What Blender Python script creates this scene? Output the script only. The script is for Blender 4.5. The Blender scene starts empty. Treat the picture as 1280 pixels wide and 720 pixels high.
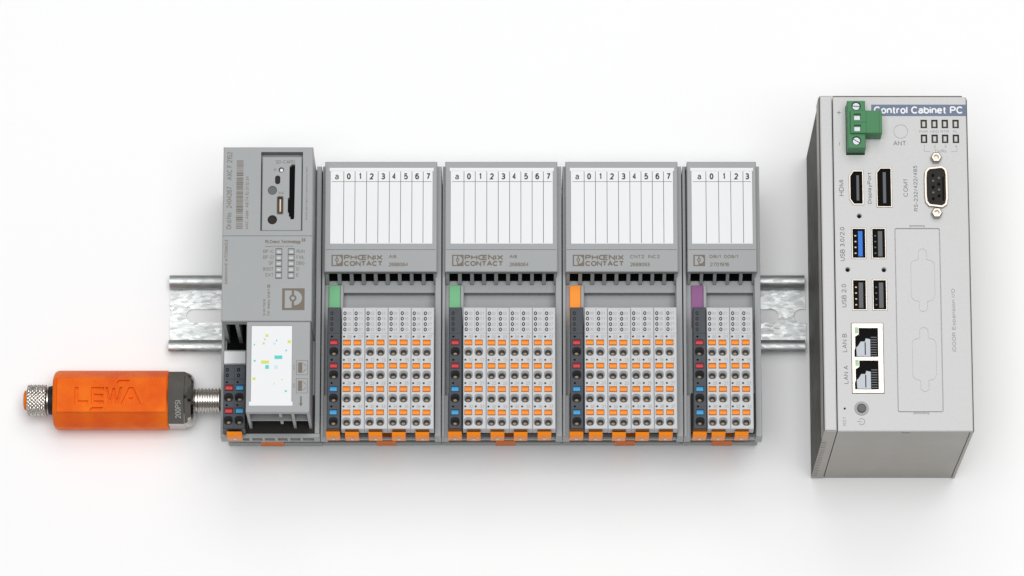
import bpy, math, random
from mathutils import Vector, Matrix
from mathutils.geometry import delaunay_2d_cdt

random.seed(7)
R = math.radians
MM = 0.001                       # every length below is written in millimetres
sc = bpy.context.scene
COL = sc.collection

# ------------------------------------------------------------------ camera
TILT, DIST = R(13.748), 2299.0
cam = bpy.data.cameras.new('camera')
cam.sensor_width = 36.0
cam.lens = 36.0 * 6338.0 / 1280.0
cam.clip_start, cam.clip_end = 0.05, 50.0
cam_o = bpy.data.objects.new('camera', cam)
COL.objects.link(cam_o)
cam_o.location = (0, -DIST * math.sin(TILT) * MM, DIST * math.cos(TILT) * MM)
cam_o.rotation_euler = (TILT, 0, 0)
sc.camera = cam_o

# ------------------------------------------------------------------ studio light
w = bpy.data.worlds.new('World')
sc.world = w
w.use_nodes = True
bg = w.node_tree.nodes['Background']
bg.inputs['Color'].default_value = (1.0, 1.0, 1.0, 1)
bg.inputs['Strength'].default_value = 0.24


def softbox(name, loc, target, sx, sy, watts, col=(1, 1, 1)):
    l = bpy.data.lights.new(name, 'AREA')
    l.shape = 'RECTANGLE'
    l.size, l.size_y, l.energy, l.color = sx, sy, watts, col
    o = bpy.data.objects.new(name, l)
    COL.objects.link(o)
    o.location = loc
    o.rotation_euler = (Vector(target) - Vector(loc)).to_track_quat('-Z', 'Y').to_euler()
    return o


softbox('key_softbox', (0.22, 0.75, 2.1), (0.0, 0.0, 0.0), 1.5, 1.2, 14, (1.0, 0.995, 0.985))
softbox('overhead_softbox', (0.05, -0.30, 2.9), (0.0, 0.0, 0.0), 1.8, 1.4, 57, (0.99, 0.995, 1.0))

sc.view_settings.view_transform = 'Standard'
sc.view_settings.look = 'None'
sc.view_settings.exposure = 0.0
sc.view_settings.gamma = 1.0
sc.view_settings.use_curve_mapping = False


# ------------------------------------------------------------------ materials
def mat(name, col, rough=0.5, metal=0.0, vary=0.0, vscale=300.0, bump=0.0, bscale=1500.0, sss=0.0, spec=0.2):
    m = bpy.data.materials.new(name)
    m.use_nodes = True
    nt = m.node_tree
    b = nt.nodes['Principled BSDF']
    b.inputs['Base Color'].default_value = (*col, 1)
    b.inputs['Roughness'].default_value = rough
    b.inputs['Metallic'].default_value = metal
    b.inputs['Specular IOR Level'].default_value = spec
    tc = nt.nodes.new('ShaderNodeTexCoord')
    if vary:
        n = nt.nodes.new('ShaderNodeTexNoise')
        n.inputs['Scale'].default_value = vscale
        n.inputs['Detail'].default_value = 6
        nt.links.new(tc.outputs['Object'], n.inputs['Vector'])
        r = nt.nodes.new('ShaderNodeMapRange')
        r.inputs['From Min'].default_value, r.inputs['From Max'].default_value = 0.3, 0.7
        r.inputs['To Min'].default_value, r.inputs['To Max'].default_value = 1 - vary, 1 + vary
        nt.links.new(n.outputs['Fac'], r.inputs['Value'])
        mx = nt.nodes.new('ShaderNodeMix')
        mx.data_type = 'RGBA'
        mx.blend_type = 'MULTIPLY'
        mx.inputs['Factor'].default_value = 1
        mx.inputs['A'].default_value = (*col, 1)
        nt.links.new(r.outputs['Result'], mx.inputs['B'])
        nt.links.new(mx.outputs['Result'], b.inputs['Base Color'])
        r2 = nt.nodes.new('ShaderNodeMapRange')
        r2.inputs['From Min'].default_value, r2.inputs['From Max'].default_value = 0.3, 0.7
        r2.inputs['To Min'].default_value, r2.inputs['To Max'].default_value = max(0.02, rough - 0.08), rough + 0.08
        nt.links.new(n.outputs['Fac'], r2.inputs['Value'])
        nt.links.new(r2.outputs['Result'], b.inputs['Roughness'])
    if bump:
        n2 = nt.nodes.new('ShaderNodeTexNoise')
        n2.inputs['Scale'].default_value = bscale
        n2.inputs['Detail'].default_value = 3
        nt.links.new(tc.outputs['Object'], n2.inputs['Vector'])
        bp = nt.nodes.new('ShaderNodeBump')
        bp.inputs['Strength'].default_value = bump
        bp.inputs['Distance'].default_value = 0.0002
        nt.links.new(n2.outputs['Fac'], bp.inputs['Height'])
        nt.links.new(bp.outputs['Normal'], b.inputs['Normal'])
    if sss:
        b.inputs['Subsurface Weight'].default_value = sss
        b.inputs['Subsurface Radius'].default_value = (1.0, 0.4, 0.15)
        b.inputs['Subsurface Scale'].default_value = 0.002
    return m


M = dict(
    table=mat('white_sweep_paper', (0.92, 0.92, 0.921), 0.9, vary=0.006, vscale=4, spec=0.1),
    grey=mat('grey_moulded_plastic', (0.345, 0.355, 0.358), 0.48, vary=0.03, vscale=120, bump=0.25, bscale=2500),
    grey2=mat('smooth_grey_plastic', (0.340, 0.351, 0.354), 0.42, vary=0.03, vscale=90, bump=0.15, bscale=2500),
    pale=mat('pale_grey_plastic', (0.53, 0.54, 0.555), 0.42, vary=0.03, vscale=200, bump=0.12, bscale=2500),
    dark=mat('anthracite_plastic', (0.048, 0.054, 0.064), 0.42, vary=0.08, vscale=200, bump=0.15, bscale=2500),
    black=mat('black_plastic_and_shade', (0.007, 0.007, 0.007), 0.7, spec=0.03),  # black parts, and plates that stand for deep shade
    shade=mat('charcoal_plastic_and_shade', (0.035, 0.032, 0.029), 0.7, spec=0.06),  # charcoal parts, and boxes that stand for shade in recesses
    orange=mat('orange_plastic', (0.90, 0.255, 0.010), 0.38, vary=0.04, vscale=300),
    deep_orange=mat('deep_orange_plastic', (0.72, 0.165, 0.012), 0.45, vary=0.05, vscale=300),
    red=mat('red_plastic', (0.50, 0.035, 0.045), 0.4),
    blue=mat('blue_plastic', (0.05, 0.30, 0.56), 0.4),
    tab_green=mat('green_tab_plastic', (0.17, 0.46, 0.235), 0.5, vary=0.04, vscale=200),
    tab_orange=mat('orange_tab_plastic', (0.93, 0.30, 0.03), 0.5, vary=0.04, vscale=200),
    tab_purple=mat('purple_tab_plastic', (0.27, 0.10, 0.25), 0.5, vary=0.04, vscale=200),
    paper=mat('white_paper', (0.79, 0.797, 0.804), 0.7, vary=0.008, vscale=60),
    ink=mat('dark_ink', (0.075, 0.062, 0.06), 0.8),
    rule=mat('grey_ink', (0.13, 0.12, 0.115), 0.8),
    print=mat('taupe_print', (0.185, 0.158, 0.130), 0.7),
    faint=mat('faint_grey_print', (0.38, 0.365, 0.35), 0.7),
    brass=mat('brass_contact', (0.50, 0.40, 0.29), 0.35, metal=0.3),
    lens=mat('clear_led_lens', (0.52, 0.51, 0.48), 0.2, spec=0.4),
    teal=mat('teal_print', (0.10, 0.60, 0.58), 0.6),
    lime=mat('lime_print', (0.62, 0.68, 0.14), 0.6),
    pale_teal=mat('pale_teal_print', (0.58, 0.74, 0.76), 0.6),
    frost=mat('faint_white_print', (0.78, 0.80, 0.81), 0.6),
    paint=mat('silver_grey_paint', (0.565, 0.565, 0.562), 0.42, metal=0.0, vary=0.035, vscale=1400, bump=0.35, bscale=1800),
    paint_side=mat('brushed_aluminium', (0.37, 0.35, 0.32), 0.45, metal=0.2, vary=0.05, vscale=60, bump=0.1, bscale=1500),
    fin=mat('shaded_aluminium', (0.075, 0.073, 0.066), 0.5, metal=0.0, vary=0.05, vscale=80, bump=0.15, bscale=1500),  # aluminium darkened in colour to carry the shade of the left side
    banner=mat('slate_blue_print', (0.150, 0.185, 0.265), 0.5, vary=0.06, vscale=900),
    white_ink=mat('white_ink', (0.80, 0.81, 0.82), 0.6),
    pc_ink=mat('blue_grey_print', (0.13, 0.138, 0.155), 0.7),
    pc_faint=mat('light_grey_print', (0.30, 0.305, 0.31), 0.7),
    nickel=mat('nickel_plate', (0.36, 0.325, 0.285), 0.30, metal=1.0, vary=0.05, vscale=300),
    screw=mat('zinc_screw', (0.27, 0.285, 0.30), 0.38, metal=1.0),
    pcb=mat('blue_port_tongue', (0.025, 0.16, 0.62), 0.4),
    tongue=mat('grey_port_tongue', (0.10, 0.105, 0.11), 0.4),
    jack=mat('clear_jack_insert', (0.48, 0.51, 0.55), 0.3),
    led_green=mat('green_led_window', (0.35, 0.55, 0.33), 0.3),
    terminal=mat('terminal_green_plastic', (0.055, 0.205, 0.085), 0.42, vary=0.06, vscale=150, bump=0.15, bscale=2000),
    rubber=mat('black_rubber', (0.015, 0.015, 0.016), 0.55),
    edge=mat('bronze_edge', (0.10, 0.082, 0.068), 0.5),
    knurl=mat('bright_nickel', (0.60, 0.57, 0.53), 0.28, metal=1.0),
    led_frame=mat('dark_grey_frame', (0.11, 0.11, 0.11), 0.5),
    clamp=mat('dark_well_shade', (0.13, 0.118, 0.10), 0.5, spec=0.15),  # wire-well walls of dark connectors, shade put into the colour
    shade_grey=mat('grey_well_shade', (0.29, 0.28, 0.265), 0.5, spec=0.15),  # wire-well walls of pale connectors, shade put into the colour
    shade_brown=mat('brown_shadow_tone', (0.13, 0.055, 0.02), 0.6, spec=0.1),  # brown tone painted for the shadow above the levers
    knob=mat('dark_grey_button', (0.12, 0.125, 0.13), 0.5),
    collar=mat('grey_button_collar', (0.36, 0.365, 0.36), 0.45),
)


def galvanised():
    m = mat('galvanised_steel', (0.62, 0.64, 0.64), 0.36, metal=1.0)
    nt = m.node_tree
    b = nt.nodes['Principled BSDF']
    tc = [n for n in nt.nodes if n.type == 'TEX_COORD'][0]
    n = nt.nodes.new('ShaderNodeTexNoise')
    n.inputs['Scale'].default_value, n.inputs['Detail'].default_value = 620, 6
    n.inputs['Roughness'].default_value = 0.65
    n2 = nt.nodes.new('ShaderNodeTexVoronoi')
    n2.inputs['Scale'].default_value = 900
    mp = nt.nodes.new('ShaderNodeMapping')
    mp.inputs['Scale'].default_value = (0.38, 1, 1)
    nt.links.new(tc.outputs['Object'], mp.inputs['Vector'])
    nt.links.new(mp.outputs['Vector'], n.inputs['Vector'])
    nt.links.new(mp.outputs['Vector'], n2.inputs['Vector'])
    cr = nt.nodes.new('ShaderNodeValToRGB')
    cr.color_ramp.elements[0].position, cr.color_ramp.elements[0].color = 0.3, (0.40, 0.415, 0.415, 1)
    cr.color_ramp.elements[1].position, cr.color_ramp.elements[1].color = 0.72, (0.56, 0.575, 0.57, 1)
    nt.links.new(n.outputs['Fac'], cr.inputs['Fac'])
    nt.links.new(cr.outputs['Color'], b.inputs['Base Color'])
    mr = nt.nodes.new('ShaderNodeMapRange')
    mr.inputs['To Min'].default_value, mr.inputs['To Max'].default_value = 0.38, 0.62
    nt.links.new(n2.outputs['Color'], mr.inputs['Value'])
    nt.links.new(mr.outputs['Result'], b.inputs['Roughness'])
    bp = nt.nodes.new('ShaderNodeBump')
    bp.inputs['Strength'].default_value, bp.inputs['Distance'].default_value = 0.12, 0.0004
    nt.links.new(n.outputs['Fac'], bp.inputs['Height'])
    nt.links.new(bp.outputs['Normal'], b.inputs['Normal'])
    return m


def printed_orange():
    """translucent 3D-printed plastic with diagonal infill lines"""
    m = mat('printed_orange_plastic', (0.88, 0.17, 0.012), 0.42, spec=0.12)
    nt = m.node_tree
    b = nt.nodes['Principled BSDF']
    tc = [n for n in nt.nodes if n.type == 'TEX_COORD'][0]
    no = nt.nodes.new('ShaderNodeTexNoise')
    no.inputs['Scale'].default_value, no.inputs['Detail'].default_value = 70, 4
    nt.links.new(tc.outputs['Object'], no.inputs['Vector'])
    cr = nt.nodes.new('ShaderNodeValToRGB')
    cr.color_ramp.elements[0].position, cr.color_ramp.elements[0].color = 0.35, (0.76, 0.098, 0.004, 1)
    cr.color_ramp.elements[1].position, cr.color_ramp.elements[1].color = 0.72, (0.92, 0.190, 0.006, 1)
    nt.links.new(no.outputs['Fac'], cr.inputs['Fac'])
    nt.links.new(cr.outputs['Color'], b.inputs['Base Color'])
    wv = nt.nodes.new('ShaderNodeTexWave')
    wv.bands_direction = 'DIAGONAL'
    wv.inputs['Scale'].default_value = 420
    wv.inputs['Distortion'].default_value = 1.2
    wv.inputs['Detail'].default_value = 1
    nt.links.new(tc.outputs['Object'], wv.inputs['Vector'])
    bp = nt.nodes.new('ShaderNodeBump')
    bp.inputs['Strength'].default_value, bp.inputs['Distance'].default_value = 0.45, 0.0003
    nt.links.new(wv.outputs['Fac'], bp.inputs['Height'])
    nt.links.new(bp.outputs['Normal'], b.inputs['Normal'])
    return m


def stainless():
    m = mat('turned_stainless_steel', (0.42, 0.395, 0.365), 0.13, metal=1.0, vary=0.08, vscale=120)
    return m


M['steel'] = galvanised()
M['case'] = printed_orange()
M['stainless'] = stainless()


# ------------------------------------------------------------------ 2D outlines
def rect(x0, y0, x1, y1):
    return [(x0, y0), (x1, y0), (x1, y1), (x0, y1)]


def rrect(x0, y0, x1, y1, r, n=4):
    p = []
    for cx, cy, a in ((x1 - r, y0 + r, -90), (x1 - r, y1 - r, 0), (x0 + r, y1 - r, 90), (x0 + r, y0 + r, 180)):
        for k in range(n + 1):
            t = R(a + 90.0 * k / n)
            p.append((cx + r * math.cos(t), cy + r * math.sin(t)))
    return p


def circ(cx, cy, r, n=20, ry=None, a0=0):
    ry = ry or r
    return [(cx + r * math.cos(R(a0) + 2 * math.pi * k / n), cy + ry * math.sin(R(a0) + 2 * math.pi * k / n)) for k in range(n)]


def area(p):
    return 0.5 * sum(p[i][0] * p[(i + 1) % len(p)][1] - p[(i + 1) % len(p)][0] * p[i][1] for i in range(len(p)))


def ccw(p):
    return list(p) if area(p) > 0 else list(reversed(p))


def inset(p, d):
    """offset a simple outline inwards by d"""
    p = ccw(p)
    n = len(p)
    out = []
    for i in range(n):
        a, b, c = Vector(p[i - 1]), Vector(p[i]), Vector(p[(i + 1) % n])
        u, v = (b - a).normalized(), (c - b).normalized()
        n1, n2 = Vector((-u.y, u.x)), Vector((-v.y, v.x))
        m = n1 + n2
        if m.length < 1e-6:
            m = n1
        m.normalize()
        k = d / max(0.3, m.dot(n1))
        out.append((b.x + m.x * k, b.y + m.y * k))
    return out


def inside(c, l):
    r = False
    for i in range(len(l)):
        (x0, y0), (x1, y1) = l[i - 1], l[i]
        if (y0 > c.y) != (y1 > c.y) and c.x < x0 + (c.y - y0) * (x1 - x0) / (y1 - y0):
            r = not r
    return r


# ------------------------------------------------------------------ mesh builder
class MB:
    def __init__(s):
        s.v, s.f, s.well = [], [], []

    def face(s, pts):
        i = len(s.v)
        s.v += [tuple(p) for p in pts]
        s.f.append(tuple(range(i, i + len(pts))))

    def ring(s, a, b):
        """quads between two closed loops of 3D points"""
        i, n = len(s.v), len(a)
        s.v += [tuple(p) for p in a] + [tuple(p) for p in b]
        for k in range(n):
            j = (k + 1) % n
            s.f.append((i + k, i + j, i + n + j, i + n + k))

    def fill(s, outer, holes, z, mp):
        loops = [ccw(outer)] + [list(reversed(ccw(h))) for h in holes]
        flat = [q for l in loops for q in l]
        i = len(s.v)
        s.v += [tuple(mp(x, y, z)) for x, y in flat]
        if not holes and len(outer) <= 4:
            s.f.append(tuple(range(i, i + len(flat))))
            return
        ed, k = [], 0
        for l in loops:
            ed += [(k + j, k + (j + 1) % len(l)) for j in range(len(l))]
            k += len(l)
        vo, _, fo, _, _, _ = delaunay_2d_cdt([Vector(q) for q in flat], ed, [], 0, 1e-6)
        del s.v[i:]
        s.v += [tuple(mp(q.x, q.y, z)) for q in vo]
        for t in fo:
            c = (vo[t[0]] + vo[t[1]] + vo[t[2]]) / 3
            if inside(c, loops[0]) and not any(inside(c, l) for l in loops[1:]):
                s.f.append((i + t[0], i + t[1], i + t[2]))

    def plate(s, outer, z0, z1, holes=(), c=0.0, bottom=True, mp=None):
        """slab with an optional chamfer; holes = (outline, depth, inner outline or None, floor?)"""
        mp = mp or (lambda x, y, z: (x, y, z))
        outer = ccw(outer)
        top = inset(outer, c) if c else outer
        s.fill(top, [h[0] for h in holes], z1, mp)
        if c:
            s.ring([mp(x, y, z1) for x, y in top], [mp(x, y, z1 - c) for x, y in outer])
        s.ring([mp(x, y, z1 - c) for x, y in outer], [mp(x, y, z0) for x, y in outer])
        if bottom:
            s.fill(outer, [h[0] for h in holes if not h[3]], z0, mp)
        for h in holes:
            o = ccw(h[0])
            q = ccw(h[2]) if h[2] else o
            s.ring([mp(x, y, z1) for x, y in o], [mp(x, y, z1 - h[1]) for x, y in q])
            if h[3]:
                s.fill(q, [], z1 - h[1], mp)
        return s

    def box(s, x0, x1, y0, y1, z0, z1, c=0.0):
        return s.plate(rect(x0, y0, x1, y1), z0, z1, c=c)

    def along_x(s, prof, x0, x1, c=0.0):
        """profile in (y, z) pushed along x"""
        return s.plate(prof, x0, x1, c=c, mp=lambda a, b, d: (d, a, b))

    def along_y(s, prof, y0, y1, c=0.0):
        """profile in (x, z) pushed along y"""
        return s.plate(prof, y0, y1, c=c, mp=lambda a, b, d: (a, d, b))

    def lathe_x(s, prof, cy, cz, n=40, cap=True):
        """profile of (x, radius) turned about an axis parallel to x"""
        rings = [[(x, cy + r * math.cos(2 * math.pi * k / n), cz + r * math.sin(2 * math.pi * k / n)) for k in range(n)] for x, r in prof]
        i = len(s.v)
        for r in rings:
            s.v += r
        for a in range(len(rings) - 1):
            for k in range(n):
                j = (k + 1) % n
                s.f.append((i + a * n + k, i + a * n + j, i + (a + 1) * n + j, i + (a + 1) * n + k))
        if cap:
            s.f.append(tuple(i + k for k in range(n)))
            s.f.append(tuple(i + (len(rings) - 1) * n + k for k in range(n)))
        return s

    def lathe_z(s, prof, cx, cy, n=24):
        rings = [[(cx + r * math.cos(2 * math.pi * k / n), cy + r * math.sin(2 * math.pi * k / n), z) for k in range(n)] for z, r in prof]
        i = len(s.v)
        for r in rings:
            s.v += r
        for a in range(len(rings) - 1):
            for k in range(n):
                j = (k + 1) % n
                s.f.append((i + a * n + k, i + a * n + j, i + (a + 1) * n + j, i + (a + 1) * n + k))
        s.f.append(tuple(i + k for k in range(n)))
        s.f.append(tuple(i + (len(rings) - 1) * n + k for k in range(n)))
        return s

    def text(s, t, x0, y0, x1, y1, z, up=False, bold=0.0, th=0.05, mp=None):
        """flat lettering filling a rectangle; up = reads from bottom to top"""
        hgt = (x1 - x0) if up else (y1 - y0)
        hw = hgt * (0.062 + bold)
        for i, l in enumerate(strokes(t)):
            if up:
                pts = [(x1 - hw - b * (x1 - x0 - 2 * hw), y0 + hw + a * (y1 - y0 - 2 * hw)) for a, b in l]
            else:
                pts = [(x0 + hw + a * (x1 - x0 - 2 * hw), y0 + hw + b * (y1 - y0 - 2 * hw)) for a, b in l]
            L, Q = ribbon(pts, hw)
            zz = z + th + 0.004 * (i % 7)
            j = len(s.v)
            for p, q in zip(L, Q):
                for r in (p, q):
                    s.v.append((r.x, r.y, zz) if mp is None else mp(r.x, r.y, zz))
            s.f += [(j + 2 * k, j + 2 * k + 1, j + 2 * k + 3, j + 2 * k + 2) for k in range(len(L) - 1)]
        return s

    def mesh(s, name, smooth=None):
        me = bpy.data.meshes.new(name)
        me.from_pydata([(x * MM, y * MM, z * MM) for x, y, z in s.v], [], s.f)
        if smooth is not None:
            import bmesh
            bm = bmesh.new()
            bm.from_mesh(me)
            bmesh.ops.remove_doubles(bm, verts=bm.verts, dist=1e-7)
            bmesh.ops.recalc_face_normals(bm, faces=bm.faces)
            bm.to_mesh(me)
            bm.free()
            me.polygons.foreach_set('use_smooth', [True] * len(me.polygons))
            me.set_sharp_from_angle(angle=R(smooth))
        me.update()
        return me


def arc(cx, cy, rx, ry, a0, a1, n=None):
    n = n or max(3, int(abs(a1 - a0) / 22))
    return [(cx + rx * math.cos(R(a0 + (a1 - a0) * k / n)), cy + ry * math.sin(R(a0 + (a1 - a0) * k / n))) for k in range(n + 1)]


def small_bowl(cx):
    return arc(cx, .36, .27, .36, 0, 360)


GLYPH = {                                              # plain sans letters: width, centre lines of the strokes
    'A': (.74, [[(0, 0), (.37, 1), (.74, 0)], [(.13, .34), (.61, .34)]]),
    'B': (.62, [[(0, 0), (0, 1)], [(0, 1), (.34, 1)] + arc(.34, .765, .24, .235, 90, -90) + [(0, .53)], [(.34, .53)] + arc(.36, .265, .26, .265, 90, -90) + [(0, 0)]]),
    'C': (.72, [arc(.38, .5, .38, .5, 42, 318)]),
    'D': (.68, [[(0, 0), (0, 1)], [(0, 1), (.28, 1)] + arc(.28, .5, .40, .5, 90, -90) + [(0, 0)]]),
    'E': (.58, [[(.58, 0), (0, 0), (0, 1), (.57, 1)], [(0, .53), (.52, .53)]]),
    'F': (.54, [[(0, 0), (0, 1), (.54, 1)], [(0, .52), (.48, .52)]]),
    'G': (.76, [arc(.38, .5, .38, .5, 42, 345) + [(.75, .47), (.44, .47)]]),
    'H': (.66, [[(0, 0), (0, 1)], [(.66, 0), (.66, 1)], [(0, .53), (.66, .53)]]),
    'I': (.02, [[(0, 0), (0, 1)]]),
    'J': (.46, [[(.46, 1), (.46, .25)] + arc(.23, .25, .23, .25, 0, -180)]),
    'K': (.64, [[(0, 0), (0, 1)], [(0, .36), (.62, 1)], [(.22, .58), (.64, 0)]]),
    'L': (.52, [[(0, 1), (0, 0), (.52, 0)]]),
    'M': (.78, [[(0, 0), (0, 1), (.39, .06), (.78, 1), (.78, 0)]]),
    'N': (.66, [[(0, 0), (0, 1), (.66, 0), (.66, 1)]]),
    'O': (.78, [arc(.39, .5, .39, .5, 90, 450)]),
    'P': (.62, [[(0, 0), (0, 1)], [(0, 1), (.36, 1)] + arc(.36, .735, .26, .265, 90, -90) + [(0, .47)]]),
    'R': (.64, [[(0, 0), (0, 1)], [(0, 1), (.36, 1)] + arc(.36, .75, .25, .25, 90, -90) + [(0, .5)], [(.36, .5), (.64, 0)]]),
    'S': (.62, [arc(.31, .755, .28, .245, 25, 270) + arc(.31, .255, .31, .255, 90, -155)]),
    'T': (.64, [[(.32, 0), (.32, 1)], [(0, 1), (.64, 1)]]),
    'U': (.66, [[(0, 1), (0, .32)] + arc(.33, .32, .33, .32, 180, 360) + [(.66, 1)]]),
    'V': (.68, [[(0, 1), (.34, 0), (.68, 1)]]),
    'W': (1.0, [[(0, 1), (.25, 0), (.5, 1), (.75, 0), (1, 1)]]),
    'X': (.66, [[(0, 0), (.66, 1)], [(0, 1), (.66, 0)]]),
    'Œ': (1.1, [[(1.1, 0), (.38, 0)] + arc(.38, .5, .38, .5, 270, 90) + [(1.1, 1)], [(.62, 0), (.62, 1)], [(.62, .53), (1.05, .53)]]),
    '0': (.56, [arc(.28, .5, .28, .5, 90, 450)]),
    '1': (.26, [[(0, .76), (.26, 1), (.26, 0)]]),
    '2': (.56, [arc(.28, .71, .28, .29, 165, -30) + [(0, 0), (.57, 0)]]),
    '3': (.56, [arc(.27, .76, .25, .24, 155, -90) + arc(.27, .26, .29, .26, 90, -155)]),
    '4': (.58, [[(.44, 0), (.44, 1), (0, .30)], [(0, .30), (.58, .30)]]),
    '5': (.56, [[(.52, 1), (.11, 1), (.05, .52)] + arc(.27, .325, .29, .325, 135, -150)]),
    '6': (.56, [arc(.28, .315, .28, .315, 0, 360), [(0, .33)] + arc(.31, .56, .31, .44, 180, 45)]),
    '7': (.54, [[(0, 1), (.54, 1), (.18, 0)]]),
    '8': (.56, [arc(.28, .765, .25, .235, 0, 360), arc(.28, .265, .28, .265, 0, 360)]),
    '9': (.56, [arc(.28, .685, .28, .315, 0, 360), [(.56, .67)] + arc(.25, .44, .31, .44, 0, -135)]),
    'a': (.50, [arc(.25, .50, .22, .22, 155, 0) + [(.47, .1), (.52, 0)], [(.47, .42), (.2, .40)] + arc(.2, .2, .2, .2, 90, 270) + [(.36, .04), (.47, .18)]]),
    'b': (.54, [[(0, 0), (0, 1)], small_bowl(.27)]),
    'c': (.50, [arc(.27, .36, .27, .36, 45, 315)]),
    'd': (.54, [[(.54, 0), (.54, 1)], small_bowl(.27)]),
    'e': (.54, [[(.04, .38), (.52, .38)], arc(.27, .36, .27, .36, 5, 320)]),
    'f': (.32, [[(.12, 0), (.12, .82)] + arc(.3, .82, .18, .18, 180, 95), [(0, .70), (.3, .70)]]),
    'g': (.54, [small_bowl(.27), [(.54, .72), (.54, -.05)] + arc(.27, -.05, .27, .2, 0, -150)]),
    'h': (.50, [[(0, 0), (0, 1)], [(0, .44)] + arc(.25, .46, .25, .26, 170, 0) + [(.5, 0)]]),
    'i': (.02, [[(0, 0), (0, .72)], [(0, .88), (0, 1.0)]]),
    'l': (.02, [[(0, 0), (0, 1)]]),
    'm': (.82, [[(0, 0), (0, .72)], [(0, .46)] + arc(.205, .50, .205, .22, 170, 0) + [(.41, 0)], [(.41, .46)] + arc(.615, .50, .205, .22, 170, 0) + [(.82, 0)]]),
    'n': (.50, [[(0, 0), (0, .72)], [(0, .44)] + arc(.25, .46, .25, .26, 170, 0) + [(.5, 0)]]),
    'o': (.54, [small_bowl(.27)]),
    'p': (.54, [[(0, -.26), (0, .72)], small_bowl(.27)]),
    'r': (.30, [[(0, 0), (0, .72)], [(0, .42)] + arc(.24, .44, .24, .28, 170, 75)]),
    's': (.46, [arc(.23, .545, .20, .175, 25, 270) + arc(.23, .185, .23, .185, 90, -155)]),
    't': (.30, [[(.12, .95), (.12, .16)] + arc(.27, .16, .15, .16, 180, 280), [(0, .70), (.29, .70)]]),
    'u': (.50, [[(0, .72), (0, .26)] + arc(.25, .26, .25, .26, 180, 350), [(.5, 0), (.5, .72)]]),
    'w': (.74, [[(0, .72), (.185, 0), (.37, .72), (.555, 0), (.74, .72)]]),
    'x': (.48, [[(0, 0), (.48, .72)], [(0, .72), (.48, 0)]]),
    'y': (.50, [[(0, .72), (.25, .02)], [(.5, .72), (.2, -.26), (.05, -.26)]]),
    '.': (.06, [[(-.03, .06), (.09, .06)]]),
    ':': (.06, [[(-.03, .06), (.09, .06)], [(-.03, .6), (.09, .6)]]),
    '-': (.30, [[(0, .4), (.3, .4)]]),
    '/': (.36, [[(0, -.05), (.36, 1.03)]]),
    '+': (.60, [[(0, .4), (.6, .4)], [(.3, .1), (.3, .7)]]),
}
GLYPH['ı'] = (.02, [[(0, 0), (0, .72)]])


def strokes(t):
    """all stroke centre lines of a line of text, normalised to the unit square"""
    x, out = 0.0, []
    for ch in t:
        if ch == ' ':
            x += .42
            continue
        wd, ls = GLYPH[ch]
        out += [[(x + a, b_) for a, b_ in l] for l in ls]
        x += wd + .24
    xs = [p[0] for l in out for p in l]
    ys = [p[1] for l in out for p in l]
    ax, ay, bx, by = min(xs), min(ys), max(xs), max(ys)
    return [[((a - ax) / max(bx - ax, 1e-6) if bx - ax > .05 else .5, (b_ - ay) / (by - ay) if by - ay > .05 else .5) for a, b_ in l] for l in out]


def ribbon(pts, hw):
    """left and right edges of a stroke"""
    q = [Vector(pts[0])]
    for p in pts[1:]:
        if (Vector(p) - q[-1]).length > 1e-5:
            q.append(Vector(p))
    closed = len(q) > 3 and (q[0] - q[-1]).length < 1e-4
    L, Rr = [], []
    n = len(q)
    for i in range(n):
        a = q[i - 1] if i else (q[-2] if closed else None)
        c = q[i + 1] if i < n - 1 else (q[1] if closed else None)
        u = (q[i] - a).normalized() if a is not None else None
        v = (c - q[i]).normalized() if c is not None else None
        u, v = u or v, v or u
        n1, n2 = Vector((-u.y, u.x)), Vector((-v.y, v.x))
        m = n1 + n2
        m = m.normalized() if m.length > 1e-4 else n1
        k = hw / max(.45, m.dot(n1))
        L.append(q[i] + m * k)
        Rr.append(q[i] - m * k)
    return L, Rr



# ------------------------------------------------------------------ objects
def obj(name, mesh, m, parent=None, loc=(0, 0, 0), label=None, kind=None):
    if isinstance(mesh, MB):
        mesh = mesh.mesh(name)
    if not mesh.materials:
        mesh.materials.append(M[m] if isinstance(m, str) else m)
    o = bpy.data.objects.new(name, mesh)
    COL.objects.link(o)
    o.location = [c * MM for c in loc]
    if parent:
        o.parent = parent
    if label:
        o['label'] = label
    if kind:
        o['kind'] = kind
    return o


def thing(name, label, cat, loc, group=None):
    o = bpy.data.objects.new(name, None)
    o.empty_display_size = 0.01
    COL.objects.link(o)
    o.location = [c * MM for c in loc]
    o['label'], o['category'] = label, cat
    if group:
        o['group'] = group
    return o


# ------------------------------------------------------------------ setting
b = MB()
b.face([(-1500, -1500, 0), (1500, -1500, 0), (1500, 1500, 0), (-1500, 1500, 0)])
t = obj('tabletop', b, 'table')
t['kind'] = 'structure'
t['label'] = 'seamless white paper surface under all the devices'

# ------------------------------------------------------------------ mounting rail
RC = -13.3                                             # centre line of the rail


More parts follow.
